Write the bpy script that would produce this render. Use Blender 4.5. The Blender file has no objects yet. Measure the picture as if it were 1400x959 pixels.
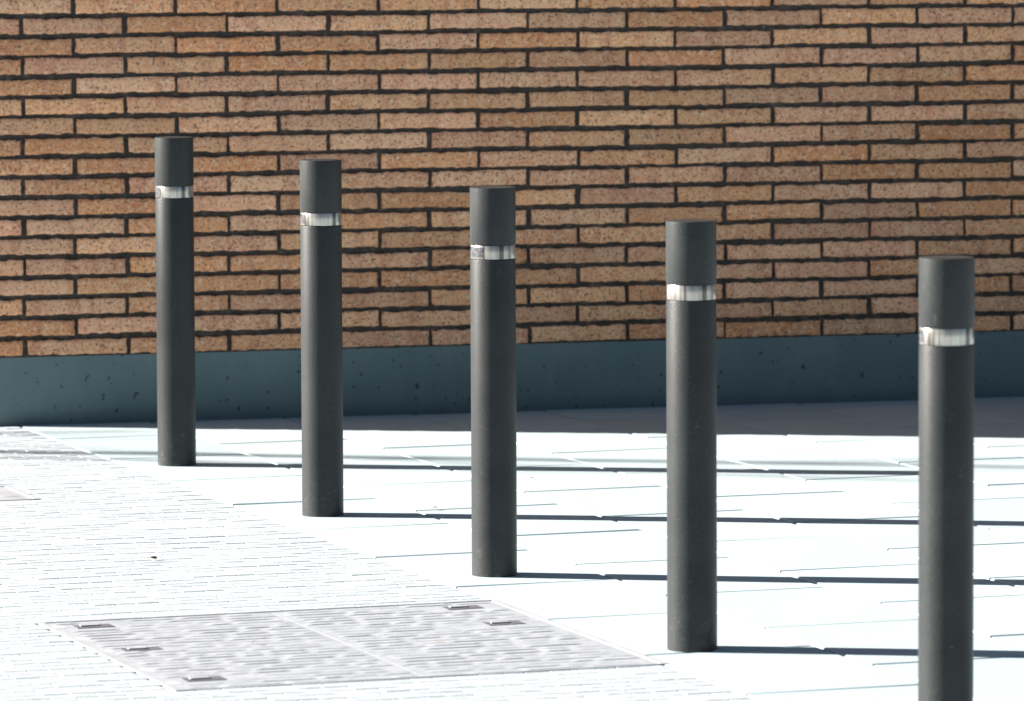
import bpy, bmesh, math, random
from mathutils import Vector, Matrix, noise as mnoise
random.seed(7)
S = bpy.context.scene
COL = S.collection

# ------------------------------------------------------------------ helpers
def link(o, parent=None):
    COL.objects.link(o)
    if parent: o.parent = parent
    return o
def empty(name, loc=(0,0,0), rz=0.0):
    e = bpy.data.objects.new(name, None); e.empty_display_size = 0.2
    e.location = loc; e.rotation_euler = (0,0,rz); COL.objects.link(e); return e
def mesh_obj(name, verts, faces, mat=None, parent=None, smooth=False):
    me = bpy.data.meshes.new(name); me.from_pydata(verts, [], faces); me.update()
    if smooth:
        for p in me.polygons: p.use_smooth = True
    if mat: me.materials.append(mat)
    o = bpy.data.objects.new(name, me); return link(o, parent)

class N:
    """tiny node helper"""
    def __init__(s, name):
        s.m = bpy.data.materials.new(name); s.m.use_nodes = True
        s.t = s.m.node_tree; s.t.nodes.clear()
        s.out = s.t.nodes.new('ShaderNodeOutputMaterial')
        s.b = s.t.nodes.new('ShaderNodeBsdfPrincipled')
        s.t.links.new(s.b.outputs[0], s.out.inputs[0])
        s.tc = s.t.nodes.new('ShaderNodeTexCoord')
    def n(s, typ, **kw):
        x = s.t.nodes.new(typ)
        for k, v in kw.items(): setattr(x, k, v)
        return x
    def l(s, a, b): s.t.links.new(a, b)
    def mapping(s, scale=(1,1,1), rot=(0,0,0), loc=(0,0,0), src='Object'):
        m = s.n('ShaderNodeMapping'); m.inputs['Scale'].default_value = scale
        m.inputs['Rotation'].default_value = rot; m.inputs['Location'].default_value = loc
        s.l(s.tc.outputs[src], m.inputs[0]); return m.outputs[0]
    def noise(s, vec, scale, detail=4, rough=.55, dist=0):
        x = s.n('ShaderNodeTexNoise'); x.inputs['Scale'].default_value = scale
        x.inputs['Detail'].default_value = detail; x.inputs['Roughness'].default_value = rough
        x.inputs['Distortion'].default_value = dist
        s.l(vec, x.inputs['Vector']); return x.outputs['Fac']
    def ramp(s, fac, stops, interp='LINEAR'):
        r = s.n('ShaderNodeValToRGB'); cr = r.color_ramp; cr.interpolation = interp
        while len(cr.elements) < len(stops): cr.elements.new(.5)
        for e, (p, c) in zip(cr.elements, stops):
            e.position = p; e.color = (c, c, c, 1) if isinstance(c, (int, float)) else (*c, 1)
        s.l(fac, r.inputs[0]); return r.outputs[0]
    def mix(s, fac, a, b, mode='MIX'):
        x = s.n('ShaderNodeMix', data_type='RGBA', blend_type=mode)
        for sock, v in ((x.inputs[0], fac), (x.inputs[6], a), (x.inputs[7], b)):
            if isinstance(v, (int, float)): sock.default_value = v
            elif isinstance(v, tuple): sock.default_value = (*v, 1)
            else: s.l(v, sock)
        return x.outputs[2]
    def bump(s, h, strength=.5, dist=.002):
        x = s.n('ShaderNodeBump'); x.inputs['Strength'].default_value = strength
        x.inputs['Distance'].default_value = dist
        s.l(h, x.inputs['Height']); s.l(x.outputs[0], s.b.inputs['Normal'])
    def set(s, **kw):
        for k, v in kw.items():
            k = k.replace('_', ' ')
            if isinstance(v, (int, float)): s.b.inputs[k].default_value = v
            elif isinstance(v, tuple): s.b.inputs[k].default_value = (*v, 1)
            else: s.l(v, s.b.inputs[k])

# ------------------------------------------------------------------ materials
def mat_brick():
    k = N('brick'); v = k.mapping()
    at = k.n('ShaderNodeAttribute', attribute_name='brick_rnd')
    sep = k.n('ShaderNodeSeparateColor'); k.l(at.outputs['Color'], sep.inputs[0])
    tint = k.ramp(sep.outputs[0], [(0,(.71,.30,.125)),(.25,(.79,.38,.18)),(.5,(.84,.45,.24)),(.75,(.78,.395,.25)),(1,(.86,.50,.30))])
    big = k.noise(v, 9, 3)
    c = k.mix(k.ramp(big, [(.35,0),(.7,.45)]), tint, (.87,.54,.335))
    bz = k.noise(k.mapping((14,1,4)), 1.3, 2)
    c = k.mix(k.ramp(bz, [(.48,0),(.64,.55)]), c, (.60,.26,.16))
    # pale dusty scuffs
    f1 = k.noise(v, 58, 5, .75)
    c = k.mix(k.ramp(f1, [(.50,0),(.63,.72)]), c, (.93,.68,.475))
    # dark iron specks
    f2 = k.noise(k.mapping((1,1,1), loc=(5,3,1)), 130, 3, .65)
    c = k.mix(k.ramp(f2, [(.555,0),(.62,.85)]), c, (.21,.095,.065))
    f3 = k.noise(k.mapping((1,1,1.6), loc=(1,9,4)), 38, 5, .75)
    c = k.mix(k.ramp(f3, [(.585,0),(.65,.85)]), c, (.19,.11,.085))
    val = k.n('ShaderNodeMapRange'); val.inputs['To Min'].default_value = .80; val.inputs['To Max'].default_value = 1.10
    k.l(sep.outputs[1], val.inputs[0])
    comb = k.n('ShaderNodeCombineColor')
    for i in range(3): k.l(val.outputs[0], comb.inputs[i])
    c = k.mix(1.0, c, comb.outputs[0], 'MULTIPLY')
    k.set(Base_Color=c, Roughness=.92, Specular_IOR_Level=.2)
    k.bump(k.noise(v, 120, 5, .7), .7, .004)
    return k.m
def mat_mortar():
    k = N('dark_mortar'); v = k.mapping()
    c = k.ramp(k.noise(v, 50, 5, .7), [(.3,(.035,.034,.034)),(.55,(.07,.064,.060)),(.75,(.18,.14,.115))])
    k.set(Base_Color=c, Roughness=1.0, Specular_IOR_Level=.1); k.bump(k.noise(v, 180), .6, .003); return k.m
def mat_plinth():
    k = N('painted_plinth'); v = k.mapping()
    c = k.ramp(k.noise(v, 3.5, 5), [(.3,(.120,.180,.198)),(.7,(.150,.215,.23))])
    drip = k.noise(k.mapping((6,1,1.2)), 2.2, 5, .6)
    c = k.mix(k.ramp(drip, [(.5,0),(.75,.45)]), c, (.19,.24,.25))
    pit = k.noise(v, 42, 2, .5)
    c = k.mix(k.ramp(pit, [(.67,0),(.70,.8)]), c, (.04,.05,.055))
    # darker near the ground
    sx = k.n('ShaderNodeSeparateXYZ'); k.l(k.tc.outputs['Object'], sx.inputs[0])
    c = k.mix(k.ramp(sx.outputs[2], [(.0,.55),(.05,0)]), c, (.07,.095,.10))
    k.set(Base_Color=c, Roughness=.7, Specular_IOR_Level=.25)
    k.bump(k.noise(v, 55, 5, .6), .35, .003); return k.m
def mat_coping():
    k = N('coping_stone'); v = k.mapping()
    k.set(Base_Color=k.ramp(k.noise(v, 8), [(.3,(.3,.29,.27)),(.7,(.4,.39,.36))]), Roughness=.9); return k.m
def mat_slab():
    k = N('paving_slab'); v = k.mapping()
    at = k.n('ShaderNodeAttribute', attribute_name='brick_rnd')
    sep = k.n('ShaderNodeSeparateColor'); k.l(at.outputs['Color'], sep.inputs[0])
    base = k.ramp(sep.outputs[0], [(0,(.365,.455,.485)),(1,(.42,.51,.54))])
    st = k.noise(v, 2.3, 6, .65)
    c = k.mix(k.ramp(st, [(.45,0),(.75,.5)]), base, (.36,.43,.455))
    sp = k.noise(v, 130, 2)
    c = k.mix(k.ramp(sp, [(.66,0),(.72,.4)]), c, (.28,.32,.33))
    k.set(Base_Color=c, Roughness=.9, Specular_IOR_Level=.25)
    k.bump(k.noise(v, 90, 4, .6), .10, .002); return k.m
def mat_sett():
    k = N('small_paver'); v = k.mapping()
    at = k.n('ShaderNodeAttribute', attribute_name='brick_rnd')
    sep = k.n('ShaderNodeSeparateColor'); k.l(at.outputs['Color'], sep.inputs[0])
    base = k.ramp(sep.outputs[0], [(0,(.385,.43,.465)),(1,(.44,.49,.525))])
    st = k.noise(v, 24, 5, .75)
    c = k.mix(k.ramp(st, [(.48,0),(.66,.7)]), base, (.31,.345,.37))
    k.set(Base_Color=c, Roughness=.95, Specular_IOR_Level=.2)
    k.bump(k.noise(v, 60, 5, .7), .4, .004); return k.m
def mat_ground():
    k = N('paving_ground'); v = k.mapping(rot=(0,0,-math.atan2(.33,.944)))
    br = k.n('ShaderNodeTexBrick'); k.l(v, br.inputs[0])
    br.inputs['Scale'].default_value = 1; br.inputs['Brick Width'].default_value = .6
    br.inputs['Row Height'].default_value = .4; br.inputs['Mortar Size'].default_value = .004
    br.inputs['Color1'].default_value = (.55,.59,.61,1); br.inputs['Color2'].default_value = (.60,.64,.66,1)
    br.inputs['Mortar'].default_value = (.3,.3,.3,1)
    k.set(Base_Color=br.outputs[0], Roughness=.9); return k.m
def mat_joint():
    k = N('joint_sand'); v = k.mapping()
    k.set(Base_Color=k.ramp(k.noise(v, 30, 5, .7), [(.3,(.24,.27,.29)),(.7,(.34,.38,.40))]), Roughness=1.0); return k.m
def mat_bollard():
    k = N('bollard_paint'); v = k.mapping()
    oi = k.n('ShaderNodeObjectInfo')
    va = k.n('ShaderNodeVectorMath', operation='ADD'); k.l(v, va.inputs[0])
    vm = k.n('ShaderNodeVectorMath', operation='SCALE'); vm.inputs[0].default_value=(7,3,11); k.l(oi.outputs['Random'], vm.inputs['Scale'])
    k.l(vm.outputs[0], va.inputs[1]); v = va.outputs[0]
    c = k.ramp(k.noise(v, 10, 5, .6), [(.35,(.017,.0210,.0230)),(.7,(.026,.0305,.0325))])
    fine = k.noise(v, 230, 2)
    c = k.mix(k.ramp(fine, [(.60,0),(.72,.4)]), c, (.08,.085,.085))
    sc = k.noise(v, 34, 6, .75, .6)
    c = k.mix(k.ramp(sc, [(.645,0),(.69,.45)]), c, (.12,.125,.12))
    sx = k.n('ShaderNodeSeparateXYZ'); k.l(k.tc.outputs['Object'], sx.inputs[0])
    low = k.ramp(sx.outputs[2], [(.0,1),(.10,0)])
    sc2 = k.ramp(k.noise(v, 30, 6, .75, 1.0), [(.54,.05),(.66,.6)])
    lm = k.n('ShaderNodeMath', operation='MULTIPLY'); k.l(low, lm.inputs[0]); k.l(sc2, lm.inputs[1])
    c = k.mix(lm.outputs[0], c, (.13,.135,.13))
    k.set(Base_Color=c, Roughness=.46, Specular_IOR_Level=.3)
    k.bump(k.noise(v, 240, 3), .45, .0013); return k.m
def mat_band():
    k = N('reflective_steel_band')
    v = k.mapping((1,1,.02))
    a = k.noise(v, 60, 2, .5)
    c = k.ramp(a, [(.38,(.11,.105,.10)),(.43,(.30,.28,.255)),(.50,(.46,.44,.405)),(.585,(.52,.51,.48)),(.60,(.17,.155,.14)),(.63,(.46,.44,.41))])  # upright streaks in the base colour imitate reflections
    k.set(Base_Color=c, Metallic=.7, Roughness=.28)
    k.bump(k.noise(v, 45, 2), .2, .0015); return k.m
def mat_label():
    k = N('printed_label'); v = k.mapping()
    vo = k.n('ShaderNodeTexVoronoi'); vo.inputs['Scale'].default_value = 230; k.l(v, vo.inputs['Vector'])
    sp = k.n('ShaderNodeSeparateColor'); k.l(vo.outputs['Color'], sp.inputs[0])
    c = k.ramp(sp.outputs[0], [(.60,(.025,.03,.04)),(.66,(.08,.08,.095))])
    k.set(Base_Color=c, Roughness=.5); return k.m
def mat_cover():
    k = N('cast_cover_metal'); v = k.mapping()
    c = k.ramp(k.noise(v, 16, 5, .7), [(.35,(.28,.305,.335)),(.66,(.38,.405,.44))])
    c = k.mix(k.ramp(k.noise(v, 7, 4, .6), [(.66,0),(.73,.4)]), c, (.42,.32,.26))
    k.set(Base_Color=c, Roughness=.7, Metallic=0.0)
    k.bump(k.noise(v, 90, 4, .7), .3, .002); return k.m
def mat_simple(name, col, rough=.9):
    k = N(name); v = k.mapping()
    a = tuple(x*.75 for x in col); b = tuple(x*1.2 for x in col)
    k.set(Base_Color=k.ramp(k.noise(v, 25), [(.3,a),(.7,b)]), Roughness=rough); return k.m

M_brick, M_mortar, M_plinth, M_coping = mat_brick(), mat_mortar(), mat_plinth(), mat_coping()
M_slab, M_sett, M_ground, M_joint = mat_slab(), mat_sett(), mat_ground(), mat_joint()
M_bol, M_band, M_label, M_cover = mat_bollard(), mat_band(), mat_label(), mat_cover()
M_dark = mat_simple('pocket_dark', (.09,.09,.105))
M_bark = mat_simple('bark', (.10,.08,.06)); M_leaf = mat_simple('dry_leaf', (.14,.08,.04))

def set_rnd(me, vals):
    a = me.color_attributes.new('brick_rnd', 'FLOAT_COLOR', 'POINT')
    flat = []
    for c in vals: flat.extend((c[0], c[1], c[2], 1.0))
    a.data.foreach_set('color', flat)

# ------------------------------------------------------------------ building
WALL_ANG = math.radians(14.0)
bld = empty('brick_building', (0, 17.10, 0), WALL_ANG)
S0, S1 = -1.60, 11.0           # wall extent along local x
PL_H, PITCH, BL, BJ = .204, .0592, .307, .0120
WH = 4.6
def brick_wall(name, x0, x1, z0, z1, phase, xf, dense):
    """xf maps (s, out, z)->local coords ; out>0 = toward viewer"""
    V, F, R = [], [], []
    row = 0; z = z0 + .004
    while z + .045 < z1:
        off = phase + (BL/2 if row % 2 else 0)
        i0 = int(math.floor((x0-off)/BL)) - 1
        i = i0
        while off + i*BL < x1:
            a = off + i*BL + BJ/2 + random.uniform(-.003,.003)
            b = off + (i+1)*BL - BJ/2 + random.uniform(-.003,.003)
            i += 1
            a = max(a, x0); b = min(b, x1)
            if b - a < .03: continue
            hd = dense(a, z)
            nx, nz = (26, 6) if hd else (3, 3)
            zz0 = z + random.uniform(-.0016,.0016); zz1 = zz0 + .0468 + random.uniform(-.0018,.0012)
            tilt = random.uniform(-.002,.002); prot = random.uniform(-.002,.002)
            base = len(V); rc = (random.random(), random.random(), random.random())
            sd = random.uniform(0, 1000)
            for jz in range(nz+1):
                for ix in range(nx+1):
                    edge = ix in (0, nx) or jz in (0, nz)
                    def pos(i_, n_, lo, hi):
                        e = .003
                        if i_ == 0: return lo
                        if i_ == n_: return hi
                        return lo + e + (hi-lo-2*e)*(i_-1)/(n_-2) if n_ > 2 else (lo+hi)/2
                    x = pos(ix, nx, a, b); h = pos(jz, nz, zz0, zz1) + tilt*(x-a)/.29
                    o = prot
                    if hd:
                        n1 = mnoise.noise(Vector((x*38+sd, h*38, sd)))
                        n2 = mnoise.noise(Vector((x*110, h*110+sd, sd)))
                        o += n1*.0014 + n2*.0009
                        if jz in (0, nz): h += (-1 if jz else 1)*(max(0, n1*.008) + n2*.0028)
                        if ix in (0, nx): x += (-1 if ix else 1)*max(0, n2*.006)
                    if edge: o -= .0026
                    V.append(xf(x, o, h)); R.append(rc)
            W = nx+1
            for jz in range(nz):
                for ix in range(nx):
                    p = base + jz*W + ix
                    F.append((p, p+1, p+W+1, p+W))
            ring = [base+ix for ix in range(nx+1)] + [base+j*W+nx for j in range(1, nz+1)] \
                 + [base+nz*W+ix for ix in range(nx-1, -1, -1)] + [base+j*W for j in range(nz-1, 0, -1)]
            b0 = len(V)
            ringpos = [V[q] for q in ring]
            d = Vector(xf(0, -.016, 0)) - Vector(xf(0, 0, 0))
            for q in ringpos: V.append(tuple(Vector(q)+d)); R.append(rc)
            L = len(ring)
            for q in range(L):
                F.append((ring[q], b0+q, b0+(q+1) % L, ring[(q+1) % L]))
        z += PITCH; row += 1
    o = mesh_obj(name, V, F, M_brick, bld, smooth=True)
    set_rnd(o.data, R); return o
brick_wall('front_bricks', S0, S1, PL_H, WH, .055, lambda s,o,z:(s,-o,z), lambda a,z: -2.1<a<2.6 and z<1.75)
DEPTH = 8.0
brick_wall('side_bricks', 0.02, DEPTH, PL_H, WH, .05, lambda s,o,z:(S0-o, s, z), lambda a,z: False)
def box(name, x0,x1,y0,y1,z0,z1, mat, parent, bev=0):
    v = [(x,y,z) for x in (x0,x1) for y in (y0,y1) for z in (z0,z1)]
    f = [(0,1,3,2),(4,6,7,5),(0,4,5,1),(2,3,7,6),(0,2,6,4),(1,5,7,3)]
    o = mesh_obj(name, v, f, mat, parent)
    if bev:
        m = o.modifiers.new('b','BEVEL'); m.width = bev; m.segments = 2
    return o
box('wall_core', S0+.010, S1, .010, DEPTH, PL_H-.01, WH, M_mortar, bld)
box('plinth', S0+.003, S1+.01, .003, DEPTH+.01, -.05, PL_H, M_plinth, bld, .003)
box('coping', S0-.05, S1+.06, -.05, DEPTH+.06, WH+.002, WH+.09, M_coping, bld, .008)

# ------------------------------------------------------------------ ground
U = Vector((.944,.330)); U.normalize(); Vd = Vector((U.y,-U.x)); O = Vector((-.927,15.63))
def P(a, b, z=0): q = O + U*a + Vd*b; return (q.x, q.y, z)
g = mesh_obj('ground', [(-400,-400,-.012),(400,-400,-.012),(400,400,-.012),(-400,400,-.012)], [(0,1,2,3)], M_ground)
A0, A1, B0, B1 = -5.0, 7.0, -4.4, 9.0
mesh_obj('paving_bed', [P(A0,B0,-.004),P(A1,B0,-.004),P(A1,B1,-.004),P(A0,B1,-.004)], [(3,2,1,0)], M_joint)
wdir = Vector((math.cos(WALL_ANG), math.sin(WALL_ANG))); wn = Vector((-wdir.y, wdir.x))
def behind(a, b):
    q = P(a,b); r = Vector((q[0], q[1]-17.10))
    return r.dot(wn) > .45 and r.dot(wdir) > S0 + .5
def block(V,F,R,a0,a1,b0,b1,z,ch,tl):
    base = len(V); rc = (random.random(), random.random(), random.random())
    t = [random.uniform(-tl,tl) for _ in range(4)]
    top = [(a0+ch,b0+ch),(a1-ch,b0+ch),(a1-ch,b1-ch),(a0+ch,b1-ch)]
    mid = [(a0,b0),(a1,b0),(a1,b1),(a0,b1)]
    for (a,b),dz in zip(top,t): V.append(P(a,b,z+dz))
    for (a,b),dz in zip(mid,t): V.append(P(a,b,z+dz-ch*.7))
    for (a,b) in mid: V.append(P(a,b,-.02))
    R.extend([rc]*12)
    F.append((base+3,base+2,base+1,base))
    for k0 in (0,4):
        for i in range(4):
            j = (i+1)%4
            F.append((base+k0+i, base+k0+j, base+k0+4+j, base+k0+4+i))
BND = -.14
# big slabs
V,F,R = [],[],[]
SW, SL, J = .40, .60, .010
n = 0; a = BND
while a < A1:
    b = B0 + (.30 if n % 2 else 0)
    while b < B1:
        if not behind(a+.2, b+.3):
            block(V,F,R,a+J/2,a+SW-J/2,b+J/2,b+SL-J/2,random.uniform(-.0012,.0008),.003,.0010)
        b += SL
    a += SW; n += 1
o = mesh_obj('slab_pavement', V, F, M_slab); set_rnd(o.data, R)
# small pavers
V,F,R = [],[],[]
CA, CB, CW, CL = -.655, 3.590, 1.06, 1.10
n = 0; b = B0
while b < B1:
    a = BND - .003 - (.05 if n % 2 else 0)
    if n % 2: block(V,F,R,a+.0015,a+.05,b+.0015,b+.0485,-.0015,.0012,.0003)
    while a > A0:
        ca, cb = a-.05, b+.025
        if not (abs(ca-CA) < CW/2-.04 and abs(cb-CB) < CL/2-.03) and not behind(ca,cb) and cb > -3:
            hz = -.0012 + .0016*mnoise.noise(Vector((ca*2.2,cb*2.2,0)))
            block(V,F,R,a-.1+.0015,a-.0015,b+.0015,b+.0485,hz+random.uniform(-.0006,.0006),.0012,.0004)
        a -= .1
    b += .05; n += 1
o = mesh_obj('paver_pavement', V, F, M_sett); set_rnd(o.data, R)

# ------------------------------------------------------------------ manhole cover
def make_cover(ca, cb, w, l, rows, amp=1.0):
    c = P(ca, cb); e = empty('manhole_cover', (c[0], c[1], 0), math.atan2(U.y,U.x))
    fw = .012; z1 = .0004
    for i,(x0,x1,y0,y1) in enumerate([(-w/2,w/2,l/2-fw,l/2),(-w/2,w/2,-l/2,-l/2+fw),(-w/2,-w/2+fw,-l/2+fw,l/2-fw),(w/2-fw,w/2,-l/2+fw,l/2-fw)]):
        box('frame_%d'%i, x0,x1,y0,y1,-.03,z1,M_cover,e)
    V,F = [],[]
    x0,x1,y0,y1 = -w/2+fw+.003, w/2-fw-.003, -l/2+fw+.003, l/2-fw-.003
    ncol = 2 if w > .6 else 1
    pockets = []
    if w > .6:
        pockets = [(-w/2+.10,l/2-.10),(-w/2+.10,.06),(-w/2+.10,-l/2+.14),(w/2-.11,l/2-.10),(w/2-.11,l/2-.38)]
    def bx(a0,a1,b0,b1,zb,zt,chx,chy):
        k = len(V)
        for (a,b,z) in [(a0,b0,zb),(a1,b0,zb),(a1,b1,zb),(a0,b1,zb),(a0+chx,b0+chy,zt),(a1-chx,b0+chy,zt),(a1-chx,b1-chy,zt),(a0+chx,b1-chy,zt)]: V.append((a,b,z))
        F.extend([(k+4,k+5,k+6,k+7),(k,k+1,k+5,k+4),(k+1,k+2,k+6,k+5),(k+2,k+3,k+7,k+6),(k+3,k,k+4,k+7)])
    for ci in range(ncol):
        p0 = x0 + (x1-x0)*ci/ncol + (.0005 if ci else 0); p1 = x0 + (x1-x0)*(ci+1)/ncol - .0005
        bx(p0,p1,y0,y1,-.03,-.0012,0,0)
        pitch = (y1-y0)/rows
        for r in range(rows):
            yy = y0 + r*pitch
            x = p0 + .004 + random.uniform(0,.02)
            while x < p1 - .05:
                L = min(random.uniform(.05,.15), p1-.004-x)
                xm, ym = x+L/2, yy+pitch/2
                if not any(abs(xm-px) < .05+L*.4 and abs(ym-py) < .035 for px,py in pockets):
                    zt = -.0012 + amp*random.uniform(.0004,.0014)
                    bx(x,x+L,yy+pitch*random.uniform(.08,.2),yy+pitch*random.uniform(.78,.92),-.0013,zt,.018,.001)
                x += L + .002
    mesh_obj('ribbed_panels', V, F, M_cover, e)
    for i,(px,py) in enumerate(pockets):
        box('lift_pocket_%d'%i, px-.042,px+.042,py-.026,py+.026,-.003,.0002,M_dark,e,.001)  # flush dark plate, its colour stands in for a shaded recess
        box('lift_bar_%d'%i, px-.03,px+.012,py-.004,py+.012,.0002,.003,M_cover,e,.002)
    return e
make_cover(CA, CB, CW, CL, 26)
def g2ab(x,y):
    r = Vector((x,y)) - O; return r.dot(U), r.dot(Vd)
a_,b_ = g2ab(-1.52,14.88); make_cover(a_,b_,.48,.34,10,.7)

# ------------------------------------------------------------------ bollards
def lathe(name, prof, mat, seg=72, cap=False):
    V,F = [],[]
    for (r,z) in prof:
        for i in range(seg):
            t = 2*math.pi*i/seg; V.append((r*math.cos(t), r*math.sin(t), z))
    for k in range(len(prof)-1):
        for i in range(seg):
            j=(i+1)%seg; F.append((k*seg+i,k*seg+j,(k+1)*seg+j,(k+1)*seg+i))
    if cap:
        F.append(tuple((len(prof)-1)*seg+i for i in range(seg)))
    me = bpy.data.meshes.new(name); me.from_pydata(V,[],F); me.update(); me.materials.append(mat)
    for p in me.polygons: p.use_smooth = len(p.vertices) == 4
    me.set_sharp_from_angle(angle=math.radians(35))
    return me
H = .905
m_post = lathe('post', [(.0528,-.03),(.0528,.10),(.0526,.4),(.0526,.7365),(.0520,.7385),(.0490,.7390)], M_bol)
m_band = lathe('reflective_band', [(.0490,.7400),(.0512,.7402),(.0518,.7412),(.0518,.7705),(.0512,.7715),(.0490,.7717)], M_band)
m_head = lathe('head', [(.0490,.7728),(.0527,.7730),(.0531,.7745),(.0531,.9015),(.0529,.9038),(.0520,.9048),(.0500,.905),(.0300,.9054),(.0150,.9055)], M_bol, cap=True)
m_core = lathe('core', [(.0488,.730),(.0488,.780)], M_bol)
def label_mesh(t0,t1,z0,z1,r=.0523):
    V,F=[],[]; n=12
    for i in range(n+1):
        t=t0+(t1-t0)*i/n
        V += [(r*math.cos(t),r*math.sin(t),z0),(r*math.cos(t),r*math.sin(t),z1)]
    for i in range(n): F.append((2*i,2*i+2,2*i+3,2*i+1))
    me=bpy.data.meshes.new('label'); me.from_pydata(V,[],F); me.materials.append(M_label); return me
BP = [(-.927,15.63),(-.484,14.41),(-.0435,13.16),(.377,11.90),(.825,10.77)]
D = math.radians
for i,(x,y) in enumerate(BP):
    e = empty('bollard', (x,y,0), random.uniform(-.12,.12)+i*.0)
    e.rotation_euler[0] = random.uniform(-.002,.002); e.rotation_euler[1] = random.uniform(-.002,.002)
    for nm, me in (('post',m_post),('reflective_band',m_band),('head',m_head),('core',m_core)):
        ch = link(bpy.data.objects.new(nm, me), e)
        if nm == 'reflective_band': ch.rotation_euler[2] = random.uniform(0,6.28)
    lb = {0:(D(180),D(235)),1:(D(185),D(215)),2:(D(190),D(245)),4:(D(180),D(205))}.get(i)
    if lb: link(bpy.data.objects.new('label', label_mesh(lb[0],lb[1],.744,.768)), e)

# ------------------------------------------------------------------ bare street tree (unseen, left of the view, invented to throw the faint streaks)
def tube(V,F,p0,p1,r0,r1,seg=7):
    d=(p1-p0).normalized(); s=d.orthogonal().normalized(); t=d.cross(s); k=len(V)
    for p,r in ((p0,r0),(p1,r1)):
        for i in range(seg):
            a=2*math.pi*i/seg; V.append(tuple(p+s*(r*math.cos(a))+t*(r*math.sin(a))))
    for i in range(seg):
        j=(i+1)%seg; F.append((k+i,k+j,k+seg+j,k+seg+i))
rt = random.Random(11)
V,F=[],[]
def grow(p,d,r,length,depth):
    n=5; 
    for i in range(n):
        d2=(d+Vector((rt.uniform(-.12,.12),rt.uniform(-.10,.10),rt.uniform(-.02,.10)))).normalized()
        q=p+d2*(length/n); r2=r*.88
        tube(V,F,p,q,r,r2)
        if depth<3 and i>=1 and rt.random()<.62:
            a=rt.uniform(0,6.28); side=Vector((math.cos(a)*1.0,math.sin(a)*.55,.9)).normalized()
            grow(q,side,r2*.5,length*.55,depth+1)
        p,d,r=q,d2,r2
base=Vector((0,0,-.05)); p=base; r=.085
for i in range(7):
    q=p+Vector((rt.uniform(-.03,.03),rt.uniform(-.02,.02),.45)); tube(V,F,p,q,r,r*.94,10); p=q; r*=.94
    if i>=5: 
        for _ in range(1):
            a=rt.uniform(0,6.28); grow(q,Vector((math.cos(a),math.sin(a)*.5,1)).normalized(),r*.42,1.3,1)
grow(p,Vector((0,0,1)),r*.78,2.6,0)
tree=mesh_obj('unseen_bare_tree',V,F,M_bark,smooth=True); tree.location=(-10,17.36,0)

# few bits of leaf litter
for (x,y,s) in [(-.86,13.47,.012),(-.20,14.5,.009),(1.1,14.5,.008),(.05,15.2,.007),(-.55,12.0,.008)]:
    v=[];f=[]
    n=9
    for i in range(n):
        t=2*math.pi*i/n; rr=s*random.uniform(.6,1.1)
        v.append((x+rr*math.cos(t),y+rr*.7*math.sin(t),.004+random.uniform(0,s*.5)))
    v.append((x,y,.004+s*.5)); f=[(i,(i+1)%n,n) for i in range(n)]
    mesh_obj('dry_leaf',v,f,M_leaf)

# ------------------------------------------------------------------ light
el = math.radians(23.3); to = Vector((-1,.155,0)).normalized()*math.cos(el); to.z = math.sin(el)
sd = bpy.data.lights.new('sun','SUN'); sd.energy = 19.0; sd.angle = math.radians(.6); sd.color = (1,.93,.85)
so = link(bpy.data.objects.new('sun', sd)); so.location = (-20,5,12)
so.rotation_euler = to.to_track_quat('Z','Y').to_euler()
w = bpy.data.worlds.new('World'); S.world = w; w.use_nodes = True
nt = w.node_tree; bg = nt.nodes['Background']; sky = nt.nodes.new('ShaderNodeTexSky'); sky.sky_type = 'NISHITA'
sky.sun_disc = False; sky.sun_elevation = el; sky.sun_rotation = math.atan2(to.x, to.y) % (2*math.pi)
nt.links.new(sky.outputs[0], bg.inputs[0]); bg.inputs[1].default_value = .08

# ------------------------------------------------------------------ camera
cd = bpy.data.cameras.new('camera'); cd.sensor_width = 36; cd.lens = 200; cd.clip_end = 2000; cd.clip_start = .1
cam = link(bpy.data.objects.new('camera', cd)); pitch = math.atan(671/7778)
cam.matrix_world = Matrix.Translation((0,0,1.66)) @ Matrix.Rotation(math.pi/2-pitch,4,'X') @ Matrix.Rotation(-.005,4,'Z')
cd.dof.use_dof = True; cd.dof.focus_distance = 13.9; cd.dof.aperture_fstop = 8
S.camera = cam
S.view_settings.view_transform = 'Standard'; S.view_settings.look = 'None'; S.view_settings.exposure = 0
